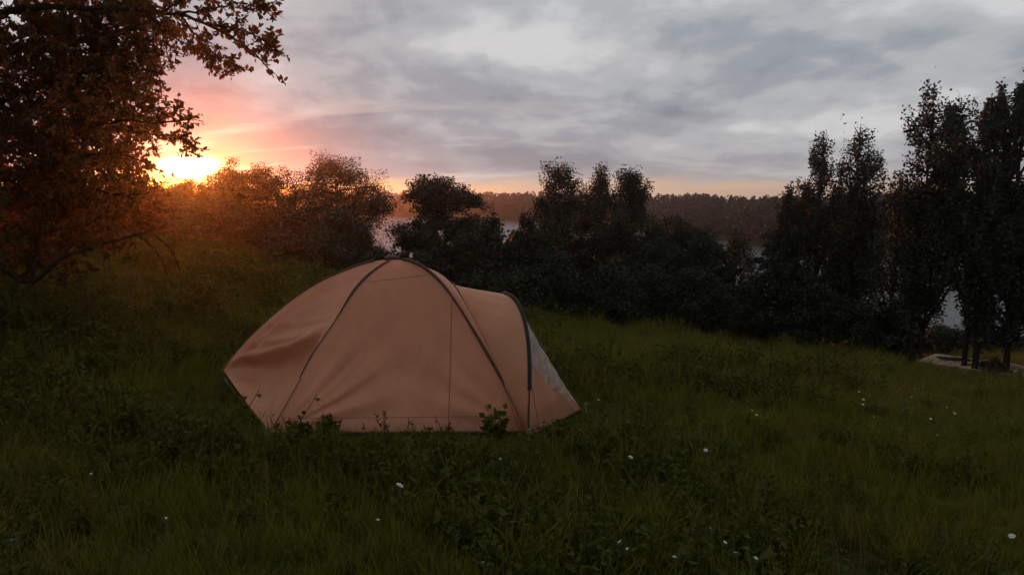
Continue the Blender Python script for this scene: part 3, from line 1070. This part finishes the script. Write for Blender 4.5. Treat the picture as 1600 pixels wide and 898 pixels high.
    sleeve('pole_sleeve', p2l[6:38], np.interp(np.linspace(0, 1, 32), [0, .4, 1], [.006, .009, .015]), 'sleeve', .004)
    w = p1.copy()
    w[:, 0] += 0.012 * np.sin(np.linspace(0, 14, N))
    sleeve('pole_sleeve', w[11:40], np.interp(np.linspace(0, 1, 29), [0, .12, .9, 1], [.003, .006, .010, .008]) + 0.003 * np.sin(np.linspace(1.2, 10.5, 29)))
    sleeve('pole_sleeve', p1b[4:38], 0.016)
    sleeve('pole_webbing', p1[0:12], 0.006, 'webbing')
    sleeve('pole_webbing', p2r[0:10], 0.006, 'webbing')
    sleeve('pole_webbing', p2l[0:5], 0.008, 'webbing')
    for q0, q1 in ((p2r[9], HF), (p2r[12], HF + np.array([-.06, .02, 0])), (hoop[7], HF + np.array([.10, -.02, 0]))):
        u = np.linspace(0, 1, 6)[:, None]
        sleeve('guy_line', q0 + (q1 - q0) * u, 0.003, 'webbing', 0.016, 4)
    sleeve('porch_hoop', hoop[5:56], 0.018, 'hoop', 0.012, 8)
    sleeve('hoop_webbing', hoop[0:6], 0.007, 'sleeve')
    sleeve('hoop_webbing', hoop[55:61], 0.007, 'sleeve')
    sleeve('apex_crossing', np.array([TOP + [-.06, -.02, -.004], TOP + [0, 0, .006], TOP + [.06, .02, -.004]]), 0.02)
    # seams
    xs = Sf[..., 0] / (Sf[..., 1] * math.cos(PITCH) - Sf[..., 2] * math.sin(PITCH))
    ws = np.array([[np.interp(-0.0875 + .0001 * q, xs[q], Sf[q][:, c]) for c in range(3)] for q in range(2, 60)])
    sleeve('wall_seam', ws, 0.0028, 'webbing', 0.003, 4)
    sleeve('wall_seam', Sf[64, 4:84], 0.0018, 'webbing', 0.001, 4)
    sleeve('hem_seam', Sf[6, 2:86], 0.002, 'webbing', 0.002, 4)
    sleeve('roof_seam', seam[2:58], 0.006, 'webbing', 0.006, 5)
    # rolled porch door hanging from the ridge
    rr = np.linspace(0.02, 0.46, 18)[:, None]
    rp = hoop[30] * (1 - rr) + TIP * rr + np.array([0.0, -.05, -0.01])
    rp[:, 2] += 0.02 * np.sin(np.linspace(0, 5, 18))
    mb = MB()
    mb.tube(rp - o, 0.034 + 0.022 * np.linspace(0, 1, 18) + 0.007 * np.sin(np.linspace(0, 17, 18)), 10)
    roll = obj('rolled_door', mb.mesh('rolled_door', M['olive'], True), root)
    mb = MB()
    mb.tube(rp[-4:-1:2] - o, 0.062, 10)
    obj('tie_strap', mb.mesh('tie_strap', M['sleeve'], True), roll)
    # dark groundsheet edge
    mb = MB()
    for A, B in ((FL, FR), (BL, FL), (FR, BR), (BR, BL), (HF, TIP), (TIP, HB)):
        u = np.linspace(0, 1, 20)[:, None]
        q = A + (B - A) * u
        q[:, 2] = np.minimum(q[:, 2], ground(q[:, 0], q[:, 1]) + .05) - 0.005
        mb.tube(q - o, 0.014, 5)
    obj('groundsheet_edge', mb.mesh('groundsheet_edge', M['sleeve'], True), root)

    # pegs
    def peg(P, dirx, diry):
        g = float(ground(P[0], P[1]))
        mb = MB()
        d = np.array([dirx, diry, 0])
        a = P + d * 0.05
        mb.tube(np.array([[a[0], a[1], g + .09], a * [1, 1, 0] + d * .02 + [0, 0, g + .02], a * [1, 1, 0] + d * -.05 + [0, 0, g - .2]]) - o, 0.006, 6)
        mb.tube(np.array([[a[0], a[1], g + .09], [a[0] + .018, a[1], g + .10], [a[0] + .03, a[1], g + .085]]) - o, 0.005, 6)
        pg = obj('peg', mb.mesh('peg', M['metal'], True), root)
        mb = MB()
        mb.tube(np.array([P, P + d * .03 + [0, 0, -.005], [a[0], a[1], g + .05]]) - o, 0.006, 5)
        obj('peg_loop', mb.mesh('peg_loop', M['webbing'], True), pg)
    peg(FL, -.3, -.9)
    peg(HF, .1, -.9)
    peg(TIP, .9, -.2)
    # buckle on the far-left corner
    mb = MB()
    b = BL + (p2l[3] - BL) * .2
    mb.box(b - o + np.array([.10, -.05, -.02]), (.07, .03, .03))
    mb.tube(np.array([b, b + [.06, -.04, -.01], b + [.13, -.06, -.02]]) - o, .008, 5)
    obj('corner_buckle', mb.mesh('corner_buckle', M['sleeve']), root)
    return FL, FR, BL, BR, HF, TIP


TENT = build_tent()


# ------------------------------------------------------------------ wooden deck by the water
def build_deck():
    L0 = hit(1433, 578)
    C0 = hit(1579, 603)
    zt = max(L0[2], C0[2]) + 0.36
    d1 = ray(1579, 585)
    d0 = ray(1433, 563)
    C = d1 * (zt / d1[2])
    A = d0 * (zt / d0[2])
    ex = unit((C - A) * [1, 1, 0])
    ey = np.array([-ex[1], ex[0], 0])
    Ln = float(np.linalg.norm((C - A)[:2]))
    Wd = 1.5
    o = np.array([A[0], A[1], zt - 0.36])
    root = thing('wooden_deck', 'low pale wooden deck by the lake behind the right-hand tree trunks', 'deck', tuple(o), rz=math.atan2(ex[1], ex[0]))
    r = np.random.default_rng(9)
    n = int(Ln / 0.15)
    pm = MB()
    pm.box((0, Wd / 2, 0.34), (0.138, Wd + .06, 0.032))
    me = pm.mesh('plank', M['wood'])
    for i in range(n):
        p = obj('plank', me, root, (0.075 + i * Ln / n, r.normal() * .01, r.normal() * .004))
        p.rotation_euler = (0, 0, r.normal() * .004)
    for y in (0.06, Wd - .06, Wd / 2):
        b = MB()
        b.box((Ln / 2, y, 0.255), (Ln - .04, 0.06, 0.13))
        obj('joist', b.mesh('joist', M['wood']), root)
    for x in (0.08, Ln / 2, Ln - .08):
        for y in (0.02, Wd - .02):
            wpt = np.array(o) + ex * x + ey * y
            g = float(ground(wpt[0], wpt[1])) - o[2] - .15
            b = MB()
            b.box((x, y + (0.0 if y > 1 else -.0), (0.18 + g) / 2), (0.11, 0.11, 0.18 - g))
            obj('post', b.mesh('post', M['wood']), root)
    # dark bundle and a loose board on the deck
    bw = np.array(o) + ex * (Ln * 0.32) + ey * 0.8
    rz = math.atan2(ex[1], ex[0])
    t = thing('bundle', 'dark low bundle lying on the wooden deck by the lake', 'bundle', (bw[0], bw[1], zt), rz=rz + .3)
    u = np.linspace(-.5, .5, 9)
    b = MB()
    b.tube(np.stack([u, .05 * np.sin(u * 7), 0.06 + 0 * u], 1), 0.075 * np.sqrt(np.clip(1 - (2 * u) ** 4, .02, 1)), 8, 0.75)
    obj('roll', b.mesh('roll', M['tarp'], True), t)
    b = MB()
    for x in (.25,):
        b.tube(np.array([[x - .015,   .05 * math.sin(x * 7), .06], [x + .015, .05 * math.sin(x * 7), .06]]), 0.08, 8, .75)
    obj('strap', b.mesh('strap', M['webbing']), t)
    for (fx, fy, a, lb) in ((.62, .7, .5, 'loose plank lying skewed on the middle of the wooden deck'), (.80, 1.1, -.3, 'loose plank lying at the back right of the wooden deck')):
        w = np.array(o) + ex * (Ln * fx) + ey * fy
        b = MB()
        b.box((0, 0, .03), (1.1, .16, .05))
        b.box((.3, .02, .075), (.5, .12, .04))
        q = obj('loose_plank', b.mesh('loose_plank', M['wood']), None, (w[0], w[1], zt + .002), label=lb, category='plank')
        q.rotation_euler = (0, 0, rz + a)


build_deck()


# ------------------------------------------------------------------ meadow: grass and low herbs
def blade_tuft(seed, n, h, w, spread, lean):
    r = np.random.default_rng(seed)
    V, F = [], []
    k = 0
    for i in range(n):
        a = r.uniform(0, 6.283)
        p = r.normal(size=2) * spread
        H = h * r.uniform(0.45, 1.15)
        ln = lean * H * r.uniform(0.2, 1.3)
        d = np.array([math.cos(a), math.sin(a), 0])
        b = np.array([-d[1], d[0], 0])
        ww = w * r.uniform(.7, 1.3)
        pts = []
        for u, wf in ((0, 1), (.4, .9), (.75, .6), (1, .08)):
            c = np.array([p[0], p[1], -0.03]) + d * ln * u * u + np.array([0, 0, H * (u - 0.25 * lean * u * u)])
            pts += [c - b * ww * wf / 2, c + b * ww * wf / 2]
        V += pts
        for s in range(3):
            F.append([k + 2 * s, k + 2 * s + 1, k + 2 * s + 3, k + 2 * s + 2])
        k += 8
    return np.array(V), np.array(F)


def herb_tuft(seed, n, h, leaf):
    r = np.random.default_rng(seed)
    mb = MB()
    cents, axs = [], []
    for i in range(n):
        a = r.uniform(0, 6.283)
        H = h * r.uniform(.4, 1.1)
        e = np.array([math.cos(a) * H * .5, math.sin(a) * H * .5, H])
        p = np.array([r.normal() * .05, r.normal() * .05, -.02])
        u = np.linspace(0, 1, 3)[:, None]
        mb.tube(p + e * u, .0025, 3)
        for j in range(5):
            s = r.uniform(.35, 1.05)
            side = unit(np.array([r.normal(), r.normal(), .35]))
            cents.append(p + e * s + side * leaf * .5)
            axs.append(side)
    v, f = leaf_cards(np.array(cents), leaf, leaf * .55, np.array(axs), .15, r)
    mb.add(v, f)
    return np.concatenate(mb.v), np.concatenate(mb.f)


src = bpy.data.collections.new('meadow_sources')      # not linked: only the instances are seen


def source(name, vf, mat):
    o_ = bpy.data.objects.new(name, mesh_np(name, vf[0], vf[1], M[mat]))
    src.objects.link(o_)


for i in range(4):
    source('a%d_grass' % i, blade_tuft(100 + i, 34, 0.24 + .03 * i, 0.006, 0.06, 0.6), 'grass')
for i in range(2):
    source('b%d_fine_grass' % i, blade_tuft(110 + i, 26, 0.36, 0.0035, 0.05, 0.45), 'grass')
for i in range(3):
    source('c%d_herb' % i, herb_tuft(120 + i, 11, 0.17 + .05 * i, 0.036 + .010 * i), 'weed')
source('c3_broad_herb', herb_tuft(124, 8, 0.16, 0.075), 'weed')
source('c4_tall_herb', herb_tuft(125, 6, 0.44, 0.045), 'weed')
source('d0_seed_grass', blade_tuft(130, 9, 0.50, 0.005, 0.05, 0.25), 'seed')


def in_poly(x, y, poly):
    ins = np.zeros(len(x), bool)
    n = len(poly)
    for i in range(n):
        x1, y1 = poly[i][:2]
        x2, y2 = poly[(i + 1) % n][:2]
        c = ((y1 > y) != (y2 > y)) & (x < (x2 - x1) * (y - y1) / (y2 - y1 + 1e-9) + x1)
        ins ^= c
    return ins


def meadow_points():
    r = np.random.default_rng(77)
    P, S, I = [], [], []
    for (y0, y1, dens, smin, smax) in ((0.6, 5.0, 130, .55, .95), (5.0, 10, 85, .6, 1.1), (10, 20, 30, .8, 1.5), (20, 34, 12, 1.0, 1.9), (34, 75, 4, 1.2, 2.2)):
        w = 0.85 * y1 + 2.5
        n = int(dens * 2 * w * (y1 - y0))
        X = r.uniform(-w, w, n)
        Y = r.uniform(y0, y1, n)
        ok = np.abs(X) < 0.80 * Y + 2.2
        X, Y = X[ok], Y[ok]
        Z = ground(X, Y)
        ok = (Z > LAKE + .05) & ~in_poly(X, Y, [TENT[0] + [.0, .06, 0], TENT[1], TENT[5], TENT[3], TENT[2]])
        X, Y, Z = X[ok], Y[ok], Z[ok]
        n = len(X)
        lump = bumps(X * 1.3 + 5, Y * 1.3)
        # rough herbs thicker on the near left, smoother grass further off
        ph = np.clip(0.52 - 0.045 * X + 0.26 * lump - 0.025 * Y, 0.06, 0.85)
        u = r.random(n)
        idx = np.where(u < ph, r.integers(6, 11, n), np.where(r.random(n) < .28, r.integers(4, 6, n), r.integers(0, 4, n)))
        idx = np.where(r.random(n) < 0.04 + .07 * sstep(2, 7, X), 11, idx)
        s = r.uniform(smin, smax, n) * (1 + .34 * np.clip(lump, -.7, 1.6)) * (1 + .35 * sstep(1, -6, X) * sstep(11, 5, Y))
        near = np.exp(-(np.maximum(0, np.hypot((X + 1.3) / 1.5, (Y - 6.9)) - 1.15) / .55) ** 2)
        s = s * (1 - .68 * near)
        idx = np.where((near > .4) & (idx >= 6), r.integers(0, 4, n), idx)
        P.append(np.stack([X, Y, Z], 1))
        S.append(s)
        I.append(idx)
    return np.concatenate(P), np.concatenate(S), np.concatenate(I), r


def build_meadow():
    P, S, I, r = meadow_points()
    me = bpy.data.meshes.new('meadow_grass')
    me.vertices.add(len(P))
    me.vertices.foreach_set('co', P.astype(np.float32).ravel())
    a = me.attributes.new('scl', 'FLOAT', 'POINT')
    a.data.foreach_set('value', S.astype(np.float32))
    a = me.attributes.new('idx', 'INT', 'POINT')
    a.data.foreach_set('value', I.astype(np.int32))
    a = me.attributes.new('rot', 'FLOAT_VECTOR', 'POINT')
    rot = np.stack([r.normal(size=len(P)) * .12, r.normal(size=len(P)) * .12, r.uniform(0, 6.283, len(P))], 1)
    a.data.foreach_set('vector', rot.astype(np.float32).ravel())
    o_ = obj('meadow_grass', me, kind='stuff', label='rough dark meadow grass and herbs around the tent', category='grass')
    g = bpy.data.node_groups.new('meadow_scatter', 'GeometryNodeTree')
    g.interface.new_socket('Geometry', in_out='INPUT', socket_type='NodeSocketGeometry')
    g.interface.new_socket('Geometry', in_out='OUTPUT', socket_type='NodeSocketGeometry')
    N_ = g.nodes.new
    gi, go = N_('NodeGroupInput'), N_('NodeGroupOutput')
    ci = N_('GeometryNodeCollectionInfo')
    ci.inputs['Collection'].default_value = src
    ci.inputs['Separate Children'].default_value = True
    ci.inputs['Reset Children'].default_value = True
    ip = N_('GeometryNodeInstanceOnPoints')
    ip.inputs['Pick Instance'].default_value = True

    def attr(nm, ty):
        n = N_('GeometryNodeInputNamedAttribute')
        n.data_type = ty
        n.inputs['Name'].default_value = nm
        return n.outputs['Attribute']
    e2r = N_('FunctionNodeEulerToRotation')
    L_ = g.links.new
    L_(gi.outputs[0], ip.inputs['Points'])
    L_(ci.outputs[0], ip.inputs['Instance'])
    L_(attr('idx', 'INT'), ip.inputs['Instance Index'])
    L_(attr('rot', 'FLOAT_VECTOR'), e2r.inputs[0])
    L_(e2r.outputs[0], ip.inputs['Rotation'])
    L_(attr('scl', 'FLOAT'), ip.inputs['Scale'])
    L_(ip.outputs[0], go.inputs[0])
    md = o_.modifiers.new('scatter', 'NODES')
    md.node_group = g


build_meadow()


# ------------------------------------------------------------------ plants by the tent wall
def weed(name, label, px, py, H, spread, kind, seed, cat='plant'):
    r = np.random.default_rng(seed)
    b = hit(px, py)
    root = thing(name, label, cat, tuple(b), 'weeds growing against the tent')
    st = MB()
    cents, axs = [], []
    n = {'leafy': 9, 'seed': 5}[kind]
    for i in range(n):
        a = r.uniform(0, 6.283)
        h = H * r.uniform(.6, 1.0) if i else H
        e = np.array([math.cos(a) * spread * r.uniform(.2, 1), math.sin(a) * spread * r.uniform(.2, 1), h])
        u = np.linspace(0, 1, 5)
        q = np.array([[0, 0, -.04]]) + np.stack([e[0] * u ** 1.4, e[1] * u ** 1.4, (e[2] + .04) * u], 1)
        st.tube(q, np.linspace(.006, .002, 5) if kind == 'leafy' else np.linspace(.004, .0015, 5), 4)
        m = 16 if kind == 'leafy' else 13
        for j in range(m):
            s = r.uniform(.2, 1.02) if kind == 'leafy' else r.uniform(.5, 1.02)
            c = np.array([np.interp(s, u, q[:, k]) for k in range(3)])
            side = unit(np.array([r.normal(), r.normal(), .4 if kind == 'leafy' else 1.2]))
            cents.append(c + side * (.035 if kind == 'leafy' else .015))
            axs.append(side)
    L, W = (.075, .045) if kind == 'leafy' else (.034, .014)
    v, f = leaf_cards(np.array(cents), L, W, np.array(axs), .2, r)
    obj('stems', st.mesh('stems', M['stem' if kind == 'leafy' else 'seed'], True), root, kind='stuff')
    obj('leaves' if kind == 'leafy' else 'seed_heads', mesh_np('leaves', v, f, M['weed' if kind == 'leafy' else 'seed']), root, kind='stuff')


weed('leafy_weed', 'bushy green weed in front of the right corner of the tent', 774, 700, .34, .13, 'leafy', 201)
weed('leafy_weed', 'low leafy weed against the tent wall left of the seed stalks', 516, 686, .16, .12, 'leafy', 202)
weed('leafy_weed', 'small leafy weed near the front left tent corner', 470, 688, .13, .10, 'leafy', 203)
weed('seed_stalk', 'thin dry seed stalks standing before the middle of the tent wall', 602, 690, .26, .10, 'seed', 204)
weed('seed_stalk', 'short dry stalk at the foot of the tent wall seam', 700, 690, .15, .05, 'seed', 205)
weed('leafy_weed', 'clump of leaves at the right porch corner of the tent', 868, 690, .16, .16, 'leafy', 206)


# ------------------------------------------------------------------ white wild flowers
def flower_meshes(seed):
    r = np.random.default_rng(seed)
    hd = MB()
    for i in range(26):
        a = i * 2.4
        rr = math.sqrt((i + .5) / 26)
        c = np.array([math.cos(a) * rr, math.sin(a) * rr, .16 * (1 - rr * rr) + r.normal() * .03])
        # each floret a small five-petalled disc, slightly cupped
        s = .17 * r.uniform(.8, 1.25)
        ring = [c + np.array([math.cos(t) * s, math.sin(t) * s, .05]) for t in np.linspace(0, 6.283, 6, endpoint=False) + r.random()]
        hd.add(np.array([c] + ring), [[0, 1, 2, 3], [0, 3, 4, 5], [0, 5, 6, 1]])
    st = MB()
    u = np.linspace(0, 1, 4)
    st.tube(np.stack([.04 * u * u, 0 * u, u], 1), [.012, .011, .009, .008], 4)
    for i in range(7):
        a = i * .9
        st.tube(np.array([[.03, 0, .9], [.04 + .1 * math.cos(a), .1 * math.sin(a), 1.0]]), .005, 3)
    return hd.mesh('flower_head', M['petal']), st.mesh('stem', M['stem'])


FM = [flower_meshes(300 + i) for i in range(3)]


def flower(px, py, size, label, group, h=None, tilt=0.35, i=[0]):
    size *= .46
    i[0] += 1
    r = np.random.default_rng(400 + i[0])
    h = h or r.uniform(.22, .34)
    # the head is seen at (px, py); find the ground under it
    p = hit(px, py, h)
    g = float(ground(p[0], p[1]))
    root = thing('wildflower', label, 'flower', (p[0], p[1], g), group, r.uniform(0, 6.28))
    a, b = FM[i[0] % 3]
    hd = obj('flower_head', a, root, (.04 * h, 0, h))
    hd.scale = (size, size, size)
    hd.rotation_euler = (r.normal() * tilt, r.normal() * tilt, 0)
    st = obj('stem', b, root)
    st.scale = (h * .8, h * .8, h)


NEAR = [
    (627, 760, .046, 'largest white flower head in the grass below the middle of the tent'),
    (612, 763, .022, 'small white flower touching the largest flower below the tent'),
    (588, 811, .022, 'white flower below and left of the largest flower head'),
    (29, 834, .020, 'upper of two white flowers at the bottom left corner'),
    (15, 848, .019, 'lower of two white flowers at the bottom left corner'),
    (780, 718, .026, 'white flower just below the bushy weed at the tent corner'),
    (986, 715, .036, 'flat white flower in the grass right of and below the tent porch'),
    (713, 838, .019, 'single white flower at the bottom centre of the meadow'),
    (757, 880, .016, 'faint white flower at the bottom edge below the tent corner'),
    (965, 845, .022, 'flat white flower at lower centre, left of the row of three'),
    (977, 857, .014, 'tiny white bloom just under the flat flower at lower centre'),
    (1114, 825, .022, 'white flower above the row of three near the bottom'),
    (1136, 847, .022, 'left flower in the row of three white blooms near the bottom'),
    (1153, 864, .024, 'middle flower in the row of three white blooms near the bottom'),
    (1180, 870, .020, 'right flower in the row of three white blooms near the bottom'),
    (1057, 870, .020, 'white flower at the bottom edge left of the row of three'),
    (1508, 764, .036, 'broad white flower low on the right side of the meadow'),
    (1472, 834, .018, 'white flower at lower right, left of the pair by the edge'),
    (1577, 837, .032, 'white flower closest to the right edge at lower right'),
    (1541, 870, .024, 'white flower in the bottom right corner'),
    (1052, 615, .040, 'white flower right of the porch tip, halfway to the trees'),
    (1087, 675, .022, 'white flower between the porch tip and the brown grass patch'),
    (1105, 703, .034, 'dim flat white flower right of the porch, lower down'),
    (307, 617, .020, 'pale flower in the rough herbs left of the tent'),
    (140, 742, .014, 'faint pale bloom in the dark herbs at lower left'),
    (256, 811, .014, 'faint pale bloom at lower left between flower pairs and the tent'),
]
for (x, y, s, lb) in NEAR:
    flower(x, y, s, lb, 'white flowers in the near grass')
rf = np.random.default_rng(61)
FAR = [(1440, 604), (1430, 607), (1448, 612), (1424, 620), (1418, 626), (1466, 679), (1455, 654), (1383, 601), (1336, 598), (1376, 640), (1174, 641), (1382, 655), (1344, 612), (1490, 646), (1412, 640), (1436, 631), (1310, 602), (1270, 592), (1264, 575), (1092, 586), (1110, 560), (868, 507), (885, 502), (905, 541), (1030, 570)]
for i in range(16):
    x = rf.uniform(880, 1580)
    FAR.append((x, rf.uniform(530 + (x - 880) * .10, 640 + (x - 880) * .03)))
for (x, y) in FAR:
    flower(x, y, rf.uniform(.014, .034), 'tiny white flower scattered over the far slope right of the tent', 'tiny white flowers on the far slope')
for i in range(12):
    flower(rf.uniform(180, 440), rf.uniform(430, 500), rf.uniform(.018, .03), 'tiny pale flower in the glowing meadow left of the tent', 'tiny pale flowers on the left slope')


# ------------------------------------------------------------------ haze volume, added for the orange glow around the sun
def build_haze():
    bpy.context.view_layer.update()
    top = max((ob.matrix_world @ Vector(c)).z for ob in col.objects if ob.type == 'MESH' and ob.name != 'meadow_grass' for c in ob.bound_box) + 0.4
    b = MB()
    b.box((0, 390, (top - 14.0) / 2), (1640, 1060, top + 14.0))
    m, k = mat_new('glow_haze')
    v = k.n('ShaderNodeVolumePrincipled')
    v.inputs['Color'].default_value = (0.95, 0.93, 0.90, 1)
    v.inputs['Density'].default_value = 0.0006
    v.inputs['Anisotropy'].default_value = 0.9
    o_ = k.n('ShaderNodeOutputMaterial')
    k.l(v.outputs[0], o_.inputs['Volume'])
    obj('haze', b.mesh('haze', m), kind='stuff', label='thin haze added over meadow and lake for the warm sun glow')
    print('haze top', top)


build_haze()
